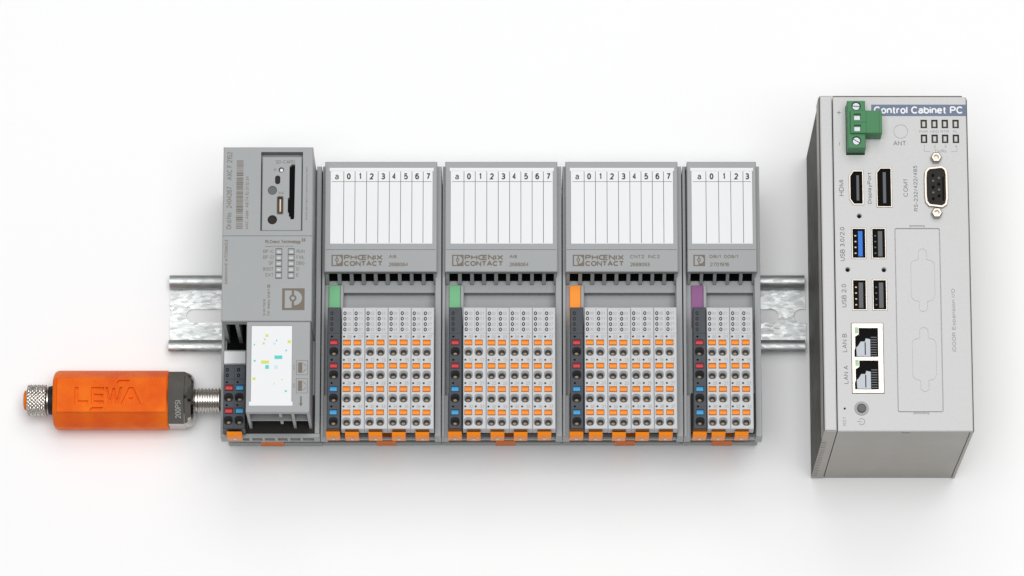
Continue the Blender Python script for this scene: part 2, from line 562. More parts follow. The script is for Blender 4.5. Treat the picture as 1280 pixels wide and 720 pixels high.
def build_rail():
    x0, x1 = -154.9, 132.8
    root = thing('mounting_rail', 'galvanised steel mounting rail with oblong slots under the grey modules', 'rail', (0, 0, 0))
    lo, hi = RC - 12.5, RC + 12.5
    slots = []
    out = [(x0, lo), (x1, lo)]
    sx0 = 127.6                                         # slot open at the right end
    arc = [(sx0 + 3.15 - 3.15 * math.cos(R(a)), RC + 3.15 * math.sin(R(a))) for a in range(-90, 91, 15)]
    out += [(x1 + .3, RC - 3.15)] + arc + [(x1, RC + 3.15), (x1, hi), (x0, hi)]
    nick = [(x0 + 0.9 * math.cos(R(a)), RC + 1.4 + 2.0 * math.sin(R(a))) for a in range(90, -91, -30)]
    out += nick
    for k in range(1, 12):
        a = sx0 - 25.0 * k
        slots.append((rrect(a, RC - 3.15, a + 18, RC + 3.15, 3.14, 6), 1.0, None, False))
    web = MB()
    web.plate(out, 0.02, 1.0, slots)
    obj('web', web, 'steel', root)
    for s in (-1, 1):
        # wall and flange as one bent strip, rounded at the bends
        pts_o, pts_i = [], []
        path = [(12.45, 0.5)] + [(12.45 + 2.6 - 2.6 * math.cos(R(a)), 4.4 + 2.6 * math.sin(R(a))) for a in (0, 18, 36, 54, 72, 90)] + [(16.0, 6.85), (16.8, 6.5), (17.3, 6.0)]
        for i, (y, z) in enumerate(path):
            a = Vector(path[max(0, i - 1)])
            c = Vector(path[min(len(path) - 1, i + 1)])
            d = (c - a).normalized()
            nrm = Vector((-d.y, d.x)) * 0.5
            pts_o.append((y + nrm.x, z + nrm.y))
            pts_i.append((y - nrm.x, z - nrm.y))
        prof = [(RC + s * y, z) for y, z in pts_o + pts_i[::-1]]
        mb = MB()
        mb.along_x(prof, x0 + 0.05, x1 - 0.6)
        obj('flange', mb.mesh('flange', 50), 'steel', root)
    for tx in (('BEC ARARAN', -153.2, RC + 6.6, -126.5, RC + 9.4), ('J1X3ISO-70', 112, RC + 6.6, 131.5, RC + 9.2)):
        e = MB()
        e.text(*tx, 1.0, th=0.12)
        obj('stamped_lettering', e, 'steel', root)


build_rail()

# ------------------------------------------------------------------ shared connector pieces
CZ = 59.0                                              # height of the connector faces
ROWS = [-43.2 - 10.5 * k for k in range(4)]            # wire openings


def funnel(cx, cy, w=3.8, depth=7.0):
    return [(rrect(cx - w / 2, cy - w / 2, cx + w / 2, cy + w / 2, w * 0.36, 3), 1.6, rrect(cx - w * .36, cy - w * .42, cx + w * .36, cy + w * .30, w * .28, 3), False)], \
        (rrect(cx - w * .36, cy - w * .42, cx + w * .36, cy + w * .30, w * .28, 3), depth)


def entry(mb, cx, cy, w, z, depth=6.0):
    """the deep well below a wire opening"""
    q = rrect(cx - w * .36, cy - w * .42, cx + w * .36, cy + w * .30, w * .28, 3)
    q2 = rrect(cx - w * .30, cy - w * .36, cx + w * .30, cy + w * .22, w * .22, 3)
    n0 = len(mb.f)
    mb.ring([(x, y, z - 1.6) for x, y in q], [(x, y, z - depth) for x, y in q2])
    mb.fill(q2, [], z - depth, lambda x, y, zz: (x, y, zz))
    mb.well += list(range(n0, len(mb.f)))


def button_mesh(name, wd=3.1, ht=2.25):
    mb = MB()
    h = ht / 2
    prof = [(-h, -2.0), (-h, 0.35), (-h + .25, 0.62), (0.0, 0.70), (0.14, 0.28), (0.30, 0.30), (h - .2, -0.05), (h, -0.35), (h, -2.0)]
    mb.along_x(prof, -wd / 2, wd / 2, c=0.12)
    return mb.mesh(name)


def contact_mesh():
    mb = MB()
    mb.plate(circ(0, 0, .78, 10, .55), -.6, .3, c=0.22, mp=lambda x, y, z: (x, y, z + y * .5))
    return mb.mesh('contact', 40)


def led_rings(spots, z, r0=0.70, r1=0.32):
    mb = MB()
    for x, y in spots:
        mb.plate(circ(x, y, r0, 12, r0 * 1.25), z - 0.2, z + 0.12, [(circ(x, y, r1, 10, r1 * 1.5), 0.2, None, False)], bottom=False)
    return mb


def lever_mesh(wd):
    mb = MB()
    prof = [(-78.8, 57.2), (-79.0, 57.5), (-80.3, 56.4), (-80.7, 55.6), (-80.8, 53.4), (-80.45, 53.0), (-80.45, 45.6), (-79.4, 45.2), (-79.4, 50.5), (-78.8, 51.5)]
    mb.along_x(prof, -wd / 2, wd / 2, c=0.25)
    return mb.mesh('release_lever')


def pin_mesh():
    mb = MB()
    mb.along_y(rect(-0.6, 48.3, 0.6, 51.6), -80.75, -80.0, c=0.08)
    return mb.mesh('pin')


BTN = {k: button_mesh('release_button') for k in ('orange', 'red', 'blue')}
CONTACT = contact_mesh()
LEVER = lever_mesh(6.0)
PIN = pin_mesh()
LEVER_SHADE = MB().box(-2.9, 2.9, -78.75, -77.95, 50.5, 58.55, c=0.1).mesh('lever_shade')  # block that stands for the shadow above a lever


def well(cx, cy, wd=3.1, ht=2.25):
    return (rect(cx - wd / 2 - .16, cy - ht / 2 - .16, cx + wd / 2 + .16, cy + ht / 2 + .16), 1.6, None, True)


def two_tone(mb, name, tone):
    """plastic body with wire wells darkened in colour to stand for their shade"""
    me = mb.mesh(name)
    me.materials.append(M[tone])
    me.materials.append(M['clamp' if tone == 'dark' else 'shade_grey'])  # darker wells: shade painted as a second colour
    for i in mb.well:
        me.polygons[i].material_index = 1
    return me


def connector_mesh(cols, leds, wd, y0=-78.0, y1=-23.2, dot_dx=-1.3, rows=ROWS, w=3.8, seam=True, tone='pale'):
    mb = MB()
    holes, wells = [], []
    for cx in cols:
        for ry in rows:
            hs, _ = funnel(cx, ry, w)
            holes += hs
            wells.append((cx, ry))
            holes.append(well(cx, ry + 4.1))
            holes.append((circ(cx + dot_dx, ry + 6.75, 0.5, 10), 3.0, None, True))
    if seam and len(cols) == 2:                        # fine parting line between the two columns
        xm = wd / 2
        holes.append((rect(xm - .06, -34.6, xm + .06, y1 - .6), 0.5, None, True))
    holes.append((rect(0.25, -34.98, wd - .25, -34.86), 0.35, None, True))
    mb.plate(rect(0.06, y0, wd - 0.06, y1), 50.6, CZ, holes, c=0.28)
    for cx, ry in wells:
        entry(mb, cx, ry, w, CZ)
    return two_tone(mb, 'terminal_connector', tone)


GREY_W = 10.18
GREY_COLS = (2.32, 6.92)
GREY_CONN = connector_mesh(GREY_COLS, None, GREY_W)
DARK_CONN = connector_mesh((2.85,), None, 5.9, dot_dx=-0.85, w=4.0, tone='dark')
GREY_LED = led_rings([(x, y) for x in (1.35, 6.25) for y in (-25.9, -28.35, -30.8, -33.2)], CZ).mesh('status_lights')
DARK_LED = led_rings([(1.9, y) for y in (-25.9, -28.35, -30.8, -33.2)], CZ).mesh('status_lights')


def number_mesh(k):
    mb = MB()
    for c, x in enumerate((1.35, 6.25)):
        n = 2 * k + c
        for r, y in enumerate((-25.9, -28.35, -30.8, -33.2)):
            mb.text('%d%d' % (r, n), x + 1.0, y - .7, x + 2.75, y + .7, CZ)
        for r, ry in enumerate(ROWS):
            mb.text('%d%d' % (r, n), x + 1.15, ry + 6.0, x + 2.95, ry + 7.5, CZ)
    return mb.mesh('lettering')


NUM = {k: number_mesh(k) for k in range(4)}


# ------------------------------------------------------------------ I/O modules
def logo_mark(mb, x0, y0, x1, y1, z):
    """square mark: frame, upright bar, ring and half disc"""
    wd, ht = x1 - x0, y1 - y0
    cx, cy = x0 + wd * 0.48, y0 + ht * 0.55
    left = [(x0 + wd * .12, y0 + ht * .10), (cx - wd * .05, y0 + ht * .10)]
    left += [(cx - wd * .05, cy - ht * .16)]
    left += [(cx + wd * .16 * math.cos(R(a)), cy + ht * .16 * math.sin(R(a))) for a in range(250, 109, -20)]
    left += [(cx - wd * .05, y0 + ht * .90), (x0 + wd * .12, y0 + ht * .90)]
    right = [(cx + wd * .05, y0 + ht * .22)]
    right += [(cx + wd * .05 + wd * .36 * math.cos(R(a)), y0 + ht * .56 + ht * .34 * math.sin(R(a))) for a in range(-80, 81, 16)]
    right += [(cx + wd * .05, y0 + ht * .90), (cx + wd * .05, cy + ht * .17)]
    right += [(cx + wd * .16 * math.cos(R(a)), cy + ht * .16 * math.sin(R(a))) for a in range(70, -71, -20)]
    right += [(cx + wd * .05, cy - ht * .17)]
    dot = circ(cx, cy, wd * .08, 12)
    mb.fill(rect(x0, y0, x1, y1), [left, right, dot], z + 0.05, lambda x, y, zz: (x, y, zz))


BT = 41.0                                              # deck of the module bases


def module_base(W, flap):
    mb = MB()
    holes = [(rect(9.8, -30.0, W - 3.2, -12.2), 5.0, None, True), (rect(flap[0] + .6, -6.9, flap[1] - .6, 5.4), 24.0, None, True)]
    mb.plate(rect(0.24, -60.0, W - 0.24, 44.6), 8.2, BT, holes, c=0.3)
    mb.box(0.24, 1.5, -78.9, 44.4, BT + .05, 47.0, c=0.2)             # side walls
    mb.box(W - 2.9, W - 0.24, -78.9, 44.4, BT + .05, 47.0, c=0.2)
    mb.box(1.55, W - 2.95, 43.0, 44.5, BT + .05, 46.5, c=0.3)
    mb.box(0.14, 3.1, -79.2, -60.05, 37.0, 46.2, c=0.2)               # lower corners
    mb.box(W - 3.0, W - 0.14, -79.2, -60.05, 37.0, 46.2, c=0.2)
    mb.box(3.12, W - 3.02, -79.15, -78.1, 40.6, 42.3, c=0.1)          # thin cross bar
    mb.box(0.5, W - 0.5, -72.6, -45.0, 2.6, 8.15, c=0.3)              # foot
    mb.box(0.5, W - 0.5, -73.6, -72.7, 3.4, 8.6, c=0.25)
    return mb


def label_holder(W, x0, x1, lx0, lx1):
    mb = MB()
    top = rect(x0, -5.8, x1, 44.7)
    lab = (rect(lx0, 7.0, lx1, 42.0), 0.7, None, True)
    grv = (rect(x0 + .55, 4.15, x1 - .55, 4.4), 0.5, None, True)
    mb.plate(top, 50.5, 54.0, [lab, grv], c=0.35)
    mb.box(x0 + .05, x1 - .05, 7.0, 44.65, BT + .05, 50.45)
    return mb


def io_module(seam, W, label, tab, flap, lab, lines, heads, digits, fins, logo, texts, dark_x, grey_x, n, levers):
    root = thing('io_module', label, 'module', (seam, 0, 0), 'grey I/O modules on the rail')
    obj('base', module_base(W, flap), 'grey', root)
    hold = obj('label_holder', label_holder(W, flap[0], flap[1], lab[0], lab[1]), 'grey2', root)
    for a, b_ in fins:
        mb = MB()
        mb.along_x([(6.9, 50.4), (-5.5, 50.4), (-8.7, BT + 1.4), (-8.7, BT + .06), (6.9, BT + .06)], a, b_, c=0.1)
        obj('fin', mb, 'grey', hold)
    mb = MB()
    mb.box(flap[0] + .7, flap[1] - .7, -6.8, 5.3, BT - 5.0, BT - 4.6)
    mb.box(flap[0] + .7, flap[1] - .7, 5.5, 6.9, BT + .1, 50.3)
    obj('vent_shade', mb, 'black', hold)  # black plates stand for the shade deep in the vent gaps
    mb = MB()
    logo_mark(mb, *logo, 54.0)
    for tx in texts:
        mb.text(*tx[:5], 54.0, bold=tx[5])
    obj('printed_lettering', mb, 'print', hold)
    mb = MB()
    mb.box(lab[0] + .1, lab[1] - .1, 7.1, 40.4, 53.35, 53.75)
    mb.box(lab[0] - .35, lab[1] + .35, 40.4, 41.9, 53.35, 54.03)
    ls = obj('label_strip', mb, 'paper', root)
    mb = MB()
    for x in lines:
        mb.box(x - .13, x + .13, 7.4, 41.3 if 0 else 40.2, 53.76, 53.79)
    mb.box(lab[0] + .7, lab[1] - .6, 35.45, 35.65, 53.80, 53.81)
    obj('ruled_lines', mb, 'rule', ls)
    mb = MB()
    for x, d in zip(heads, digits):
        wd = 1.75 if d != '1' else 1.0
        h = 2.9 if d != 'a' else 2.2
        mb.text(d, x - wd / 2, 36.55, x + wd / 2, 36.55 + h, 53.76, bold=0.038)
    obj('lettering', mb, 'ink', ls)
    # coloured tab and its divider
    mb = MB()
    mb.box(tab[1], tab[2], -28.0, -9.3, BT - .5, 43.0, c=0.2)
    obj('colour_tab', mb, tab[0], root)
    mb = MB()
    mb.box(tab[2] + .1, tab[2] + 1.5, -28.0, -9.3, BT - .5, 43.2, c=0.2)
    obj('divider', mb, 'grey2', root)
    # dark supply connector
    c = obj('supply_connector', DARK_CONN, 'dark', root, (dark_x, 0, 0))
    for r, ry in enumerate(ROWS):
        k = 'red' if r < 2 else 'blue'
        obj('release_button', BTN[k], k, c, (2.85, ry + 4.1, CZ))
        obj('contact', CONTACT, 'brass', c, (2.85, ry - .55, CZ - 2.9))
    obj('status_lights', DARK_LED, 'shade', c, kind='stuff')
    # pale signal connectors
    for j in range(n):
        c = obj('terminal_connector', GREY_CONN, 'pale', root, (grey_x + j * GREY_W, random.uniform(-.06, .06), random.uniform(-.15, .1)))
        for cx in GREY_COLS:
            for ry in ROWS:
                obj('release_button', BTN['orange'], 'orange', c, (cx + random.uniform(-.04, .04), ry + 4.1, CZ + random.uniform(-.15, .12)))
                obj('contact', CONTACT, 'brass', c, (cx, ry - .55, CZ - 2.9))
        obj('status_lights', GREY_LED, 'shade', c, kind='stuff')
        obj('lettering', NUM[j], 'faint', c)
    for x in levers:
        l = obj('release_lever', LEVER, 'orange', root, (x + random.uniform(-.12, .12), random.uniform(-.15, .1), random.uniform(-.2, .1)))
        obj('pin', PIN, 'lens', l)
        obj('lever_shade', LEVER_SHADE, 'shade_brown', root, (x, 0, 0))  # brown block added as the shadow above the lever
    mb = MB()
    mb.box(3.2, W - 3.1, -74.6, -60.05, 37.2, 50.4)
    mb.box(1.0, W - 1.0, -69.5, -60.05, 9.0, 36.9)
    obj('recess_shade', mb, 'shade', root)  # dark boxes stand for shade below the connectors and above the foot
    mb = MB()
    mid = W * 0.53
    mb.box(mid - 4.4, mid + 4.4, -73.75, -58.0, 3.2, 12.5, c=0.25)
    obj('rail_latch', mb, 'deep_orange', root)
    return root


W1 = 53.45
FINS = [(1.75, 3.3), (7.2, 8.8), (12.6, 14.2), (17.9, 19.5), (23.3, 24.9), (28.6, 30.2), (34.0, 35.5), (39.3, 40.8), (44.6, 46.1), (49.8, 51.1)]
LINES = [9.8, 14.8, 19.95, 25.05, 30.1, 35.1, 40.1, 45.1]
HEADS = [6.75, 12.0, 17.0, 22.2, 27.3, 32.1, 37.4, 42.4, 47.3]
LEV = [6.0, 14.4, 24.7, 35.0, 45.3]
PHX = ('PHŒNIX', 10.1, -0.45, 27.3, 1.95, 0.06)
CON = ('CONTACT', 10.1, -3.25, 27.3, -0.85, 0.06)
big = dict(W=W1, flap=(1.45, 51.35), lab=(3.8, 49.4), lines=LINES, heads=HEADS, digits='a01234567', fins=FINS,
           logo=(4.6, -3.25, 9.7, 1.95), dark_x=3.3, grey_x=9.62, n=4, levers=LEV)
S1, S2, S3, S4 = -84.6, -31.15, 22.3, 75.75
io_module(S1, label='grey module with green tab standing right beside the taller controller', tab=('tab_green', 3.3, 8.2),
          texts=[PHX, CON, ('AI8', 30.0, 0.35, 33.4, 1.9, 0.025), ('2688064', 30.0, -3.35, 38.5, -1.6, 0.025)], **big)
io_module(S2, label='grey module with green tab left of the orange-tabbed module', tab=('tab_green', 3.3, 8.2),
          texts=[PHX, CON, ('AI8', 30.0, 0.35, 33.4, 1.9, 0.025), ('2688064', 30.0, -3.35, 38.5, -1.6, 0.025)], **big)
io_module(S3, label='grey module with orange tab left of the narrow module', tab=('tab_orange', 3.3, 8.2),
          texts=[PHX, CON, ('CNT2  INC2', 30.0, 0.35, 43.2, 1.9, 0.025), ('2688093', 30.0, -3.35, 38.7, -1.6, 0.025)], **big)
io_module(S4, 34.75, 'narrow grey module with purple tab at right end of the row', ('tab_purple', 4.0, 9.2), (2.0, 32.8), (3.95, 31.15),
          [10.5, 16.1, 21.5, 27.0], [7.6, 13.0, 18.5, 24.0, 28.9], 'a0123',
          [(2.3, 3.5), (7.7, 9.1), (13.6, 15.0), (19.3, 20.7), (25.2, 26.6), (30.9, 32.4)], (4.6, -3.25, 9.8, 1.95),
          [('DI8/1  DO8/1', 11.8, 0.35, 24.4, 1.9, 0.025), ('2701916', 11.9, -3.35, 20.5, -1.6, 0.025)], 3.9, 10.0, 2, [6.7, 15.0, 25.2])


# ------------------------------------------------------------------ controller
def controller():
    W, FZ = 44.05, 82.0
    root = thing('controller_module', 'tall grey controller with white sticker and card slot, leftmost on the rail', 'controller', (-128.65, 0, 0))
    mb = MB()
    mb.plate(rect(0.12, -60.0, W - .12, 44.6), 8.2, 38.0, c=0.3)
    mb.box(0.12, 1.5, -77.5, 44.4, 38.05, 47.0, c=0.3)
    mb.box(W - 2.4, W - .24, -77.5, 44.4, 38.05, 47.0, c=0.2)
    mb.box(1.6, 11.4, -47.2, -40.2, 44.05, 49.0, c=0.3)            # carrier of the blank label
    mb.plate(rect(1.6, -60.0, 41.5, 43.5), 38.05, 44.0, [(rect(2.2, -39.4, 13.0, -17.2), 5.0, None, True)])
    fr = [(rect(9.9, 39.2, 12.6, 44.8), 1.6, None, False)] + [(rect(a, 39.2, c, 44.8), 1.6, None, False) for a, c in ((14.1, 18.4), (19.7, 23.9), (25.3, 29.5), (30.9, 35.2), (36.5, 41.3))]
    mb.plate(rect(0.14, 37.4, W - .14, 46.8), 77.6, 79.2, fr, c=0.15, mp=lambda x, z, d: (x, -d, z))
    mb.box(2.0, W - .5, -72.6, -45.0, 2.6, 8.15, c=0.3)
    mb.box(1.6, W - .5, -73.8, -72.7, 3.0, 8.8, c=0.25)
    obj('base', mb, 'grey', root)

    # tall upper housing
    x0, x1 = 1.85, 41.25
    mb = MB()
    panel = (rect(18.4, 5.7, 36.8, 41.5), 5.6, None, True)
    grv = (rect(x0 + .1, 3.3, x1 - .1, 3.55), 0.6, None, True)
    mb.plate(rect(x0, -35.0, x1, 43.7), 76.0, FZ, [panel, grv], c=0.35)
    mb.box(x0 + .05, x1 - .05, -16.0, 43.65, 38.1, 75.95)
    mb.box(13.2, x1 - .05, -35.0, -16.05, 38.1, 75.95)
    house = obj('housing', mb, 'grey2', root)
    for a, c in ((x0 + .05, 3.5), (7.6, 9.2)):
        mb = MB()
        mb.box(a, c, -34.9, -16.05, 38.1, 75.9, c=0.1)
        obj('rib', mb, 'grey', house)
    mb = MB()
    mb.box(3.55, 13.1, -16.9, -16.1, 44.1, 75.9)
    mb.box(2.3, 12.9, -39.3, -17.3, 39.1, 39.4)
    obj('cavity_shade', mb, 'black', house)  # black plates stand for the shade inside the cavity

    # access panel with openings
    mb = MB()
    slot = [(30.9, 35.2), (31.6, 35.2), (31.6, 35.9), (33.4, 35.9), (33.4, 35.0), (33.2, 11.9), (33.0, 11.0), (31.5, 11.0), (31.4, 12.2), (30.8, 12.2), (30.8, 14.0), (30.3, 14.0), (30.3, 20.6), (30.9, 20.8)]
    hs = [(p, 1.3, None, False) for p in (slot, circ(27.3, 33.4, 1.2, 18), rrect(24.6, 26.9, 26.9, 30.9, 1.1), circ(23.5, 24.1, 2.05, 24),
                                         circ(23.6, 10.8, 2.1, 24), rrect(25.5, 13.2, 28.4, 21.5, 0.7))]
    mb.plate(rect(19.0, 5.9, 36.3, 39.4), 80.45, FZ - .25, hs, c=0.25)
    ap = obj('access_panel', mb, 'grey2', root)
    for nm, poly, m, z in (('card_slot', slot, 'black', -3.0), ('oval_opening', rrect(24.6, 26.9, 26.9, 30.9, 1.1), 'shade', -1.2), ('round_cap', circ(23.5, 24.1, 2.0, 24), 'knob', -0.8), ('round_opening', circ(23.6, 10.8, 2.1, 24), 'shade', -1.3)):
        q = MB()
        q.plate(inset(poly, .04), FZ + z - .3, FZ + z)
        obj(nm, q, m, ap)
    q = MB()
    q.lathe_z([(FZ - 2.0, 0.75), (FZ - 0.5, 0.75), (FZ - .35, 0.55)], 27.4, 33.3, 16)
    obj('reset_button', q, 'paper', ap)
    q = MB()
    q.plate(rrect(25.55, 13.25, 28.35, 21.45, 0.7), FZ - 2.6, FZ - 0.35, [(rrect(25.95, 13.7, 27.95, 21.0, 0.5), 2.0, None, True)])
    s = obj('service_port', q, 'edge', ap)
    q = MB()
    q.box(26.7, 27.3, 14.6, 20.2, FZ - 2.5, FZ - .9)
    obj('tongue', q, 'brass', s)

    mb = MB()
    T = lambda *a, **k: mb.text(*a[:5], FZ + (k.pop('dz', 0)), **k)
    T('Ord.No.  2404267    AXC F 2152', 3.5, 6.4, 5.7, 41.5, up=True)
    T('MAC Addr: A8.74.1D.31.12.34', 11.8, 6.5, 13.1, 30.4, up=True)
    T('SD-CARD', 24.8, 36.3, 33.3, 37.8, dz=-.25)
    T('R', 24.1, 32.8, 25.1, 34.0, dz=-.25)
    T('X4', 26.1, 22.3, 28.5, 23.6, dz=-.25)
    T('www.plcnext-community.net', 38.0, 10.6, 39.1, 34.6, up=True)
    T('PLCnext Technology', 20.6, -0.3, 36.2, 1.6, bold=0.02)
    T('Designed by PHOENIX CONTACT', 20.6, -1.7, 33.1, -1.0)
    for k, (a, c) in enumerate((('BF-C', 'RUN'), ('BF-D', 'FAIL'), ('SF', 'DBG'), ('BOOT', 'D'), ('EXT', 'E'))):
        y = -3.5 - 2.67 * k
        wl, wr = (4.6, 4.6, 2.2, 4.6, 3.5)[k], (3.5, 3.5, 3.5, 1.1, 1.0)[k]
        T(a, 24.4 - wl, y - .75, 24.4, y + .75)
        T(c, 34.4, y - .75, 34.4 + wr, y + .75)
    T('password: e722bb53', 2.9, -18.2, 4.5, 1.6, up=True)
    T('scan here', 19.8, -32.6, 21.0, -25.0, up=True)
    T('for easy start', 21.7, -32.6, 23.2, -20.4, up=True)
    mb.fill(circ(22.4, -19.2, .75, 14), [circ(22.4, -19.2, .35, 10)], FZ + .05, lambda x, y, z: (x, y, z))
    for (a, c) in ((36.6, 37.3), (37.5, 38.2)):
        for y in (0.9, 1.7):
            mb.fill(rect(a, y, c, y + .6), [], FZ + .05, lambda x, y, z: (x, y, z))
    logo_mark(mb, 28.3, -30.0, 38.1, -20.2, FZ)
    obj('printed_lettering', mb, 'print', house)
    mb = MB()
    y = 6.7
    rnd = random.Random(5)
    while y < 37.6:
        a = rnd.choice((0.22, 0.22, 0.45, 0.7))
        mb.fill(rect(7.7, y, 10.7, y + a), [], FZ + .05, lambda x, yy, z: (x, yy, z))
        y += a + rnd.choice((0.22, 0.25, 0.45))
    obj('bar_code', mb, 'print', house)

    for lx in (25.2, 30.6):
        mb = MB()
        mb.plate(rect(lx, -15.9, lx + 2.9, -2.2), FZ - .5, FZ + .08, [(rect(lx + .25, -4.95 - 2.67 * k + .25, lx + 2.65, -2.6 - 2.67 * k), 0.35, None, True) for k in range(5)])
        fr = obj('indicator_frame', mb, 'led_frame', house)
        for k in range(5):
            q = MB()
            q.box(lx + .6, lx + 2.3, -4.3 - 2.67 * k, -3.3 - 2.67 * k, FZ - .3, FZ + .02, c=0.1)
            obj('indicator_lens', q, 'lens', fr)

    # port cover with sticker
    fx0, fx1, fy0, fy1 = 13.0, 40.7, -75.7, -35.15
    mb = MB()
    mb.plate(rect(fx0, fy0, fx1, fy1), 79.0, FZ - .1, [(rect(15.0, -72.0, 33.0, -36.9), 0.35, None, True)], c=0.3)
    mb.box(fx0 + .05, fx0 + 1.3, fy0 + .3, fy1, 46.3, 78.95, c=0.1)
    mb.box(fx1 - 1.3, fx1 - .05, fy0 + .3, fy1, 46.3, 78.95, c=0.1)
    mb.box(fx0 + 1.3, fx1 - 1.3, fy0 + .5, fy1 - 6, 62.4, 63.2)
    mb.box(fx0 + 1.3, fx1 - 1.3, -63.0, fy1, 46.3, 78.9)
    cover = obj('port_cover', mb, 'grey2', root)
    for a, za in ((27.2, 70.5), (32.6, 47.0)):
        q = MB()
        q.box(a, a + 1.2, fy0 + .4, -64.05, za, 78.9, c=0.1)
        obj('rib', q, 'grey2', cover)
    q = MB()
    q.box(27.2, 28.4, fy0 + .4, -64.05, 56.5, 62.35, c=0.1)
    obj('rib', q, 'grey2', cover)
    q = MB()
    q.box(fx0 + 1.35, fx1 - 1.35, -65.2, -63.1, 47.0, 62.3)
    q.box(fx0 + 1.35, fx1 - 1.35, -65.2, -63.1, 63.3, 78.8)
    q.box(12.0, 41.3, -77.5, -60.05, 44.6, 46.2)  # floor coloured dark to stand for shade under the cover
    obj('jack_block_and_shade', q, 'shade', cover)
    q = MB()
    q.box(15.2, 32.8, -72.4, -37.1, 81.5, 82.02)
    q.box(14.4, 33.3, -72.7, -70.9, 81.92, 82.14)
    st = obj('sticker', q, 'paper', root)
    S = 1 / (4.966 * 2.853)
    marks = dict(
        lime=[(340, 32, 18, 16), (320, 80, 13, 13), (478, 70, 20, 18), (330, 195, 48, 20), (263, 297, 18, 16), (437, 302, 9, 9)],
        teal=[(328, 55, 8, 8), (263, 88, 9, 9), (400, 62, 9, 9), (412, 165, 48, 22), (460, 123, 10, 10), (266, 187, 12, 12), (343, 225, 22, 24), (460, 373, 12, 12)],
        pale_teal=[(388, 80, 15, 15), (398, 225, 22, 24), (387, 327, 12, 10)],
        frost=[(288, 360, 24, 24), (285, 398, 10, 10), (300, 150, 20, 20), (430, 260, 26, 20)])
    for m, lst in marks.items():
        q = MB()
        for cx, cy, a, c in lst:
            X, Y = 15.3 + (cx - 247) * S, -38.5 - (cy - 22) * S * 1.03 - 2.2
            q.fill(rect(X - a * S / 2, Y - c * S / 2, X + a * S / 2, Y + c * S / 2), [], 82.06, lambda x, y, z: (x, y, z))
        obj('printed_squares', q, m, st)
    mb = MB()
    for y0, lab in ((-59.0, 'X1'), (-67.1, 'X2')):
        mb.fill(rect(34.8, y0, 39.8, y0 + 6.6), [rect(34.98, y0 + .18, 39.62, y0 + 6.42)], FZ - .05, lambda x, y, z: (x, y, z))
        mb.fill([(35.6, y0 + 1), (37.4, y0 + 1), (37.4, y0 + 5.6), (35.6, y0 + 5.6)], [], FZ - .05, lambda x, y, z: (x, y, z))
        mb.fill([(37.8, y0 + 1.2), (39.2, y0 + 2.6), (39.2, y0 + 2.9), (37.8, y0 + 1.5)], [], FZ - .05, lambda x, y, z: (x, y, z))
        mb.fill([(37.8, y0 + 5.4), (39.2, y0 + 4.0), (39.2, y0 + 3.7), (37.8, y0 + 5.1)], [], FZ - .05, lambda x, y, z: (x, y, z))
        mb.text(lab, 33.3, y0 + 2.3, 34.3, y0 + 4.3, FZ - .1, up=True)
    mb.fill([(36.6, -68.4), (37.3, -68.4), (37.3, -71.6), (37.8, -71.6), (36.95, -73.0), (36.1, -71.6), (36.6, -71.6)], [], FZ - .05, lambda x, y, z: (x, y, z))
    obj('printed_lettering', mb, 'print', cover)

    # blank label and supply connector
    q = MB()
    q.box(1.5, 10.9, -46.6, -41.0, 49.0, 50.0, c=0.15)
    obj('blank_label', q, 'paper', root)
    rows = (-63.85, -74.2)
    holes, cols = [], (4.2, 8.9)
    mb = MB()
    for cx in cols:
        for ry in rows:
            hs, _ = funnel(cx, ry, 4.0)
            holes += hs
            holes.append(well(cx + .2, ry + 4.3, 3.2, 2.4))
            holes.append((circ(cx - .8, ry + 6.8, 0.5, 10), 3.0, None, True))
    holes.append((rect(6.52, -77.5, 6.64, -49.7), 0.5, None, True))
    holes.append((rect(2.3, -55.75, 6.4, -55.6), 0.4, None, True))
    holes.append((rect(6.8, -55.75, 11.2, -55.6), 0.4, None, True))
    mb.plate(rect(1.9, -78.0, 11.5, -49.2), 41.0, CZ, holes, c=0.28)
    for cx in cols:
        for ry in rows:
            entry(mb, cx, ry, 4.0, CZ)
    c = obj('supply_connector', two_tone(mb, 'supply_connector', 'dark'), 'dark', root)
    for cx, k in zip(cols, ('red', 'blue')):
        for ry in rows:
            obj('release_button', BTN[k], k, c, (cx + .2, ry + 4.3, CZ))
            obj('contact', CONTACT, 'brass', c, (cx, ry - .55, CZ - 2.9))
    obj('status_lights', led_rings([(x, y) for x in (3.5, 8.4) for y in (-51.5, -54.0)], CZ), 'black', c, kind='stuff')
    l = obj('release_lever', lever_mesh(6.6), 'orange', root, (6.8, 0, 0))
    obj('pin', PIN, 'lens', l)
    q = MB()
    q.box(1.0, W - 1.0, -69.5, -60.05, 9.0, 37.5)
    obj('recess_shade', q, 'shade', root)  # dark box stands for shade in the gap above the foot
    q = MB()
    q.box(16.2, 26.5, -73.95, -58.0, 3.0, 17.0, c=0.25)
    obj('rail_latch', q, 'deep_orange', root)


controller()


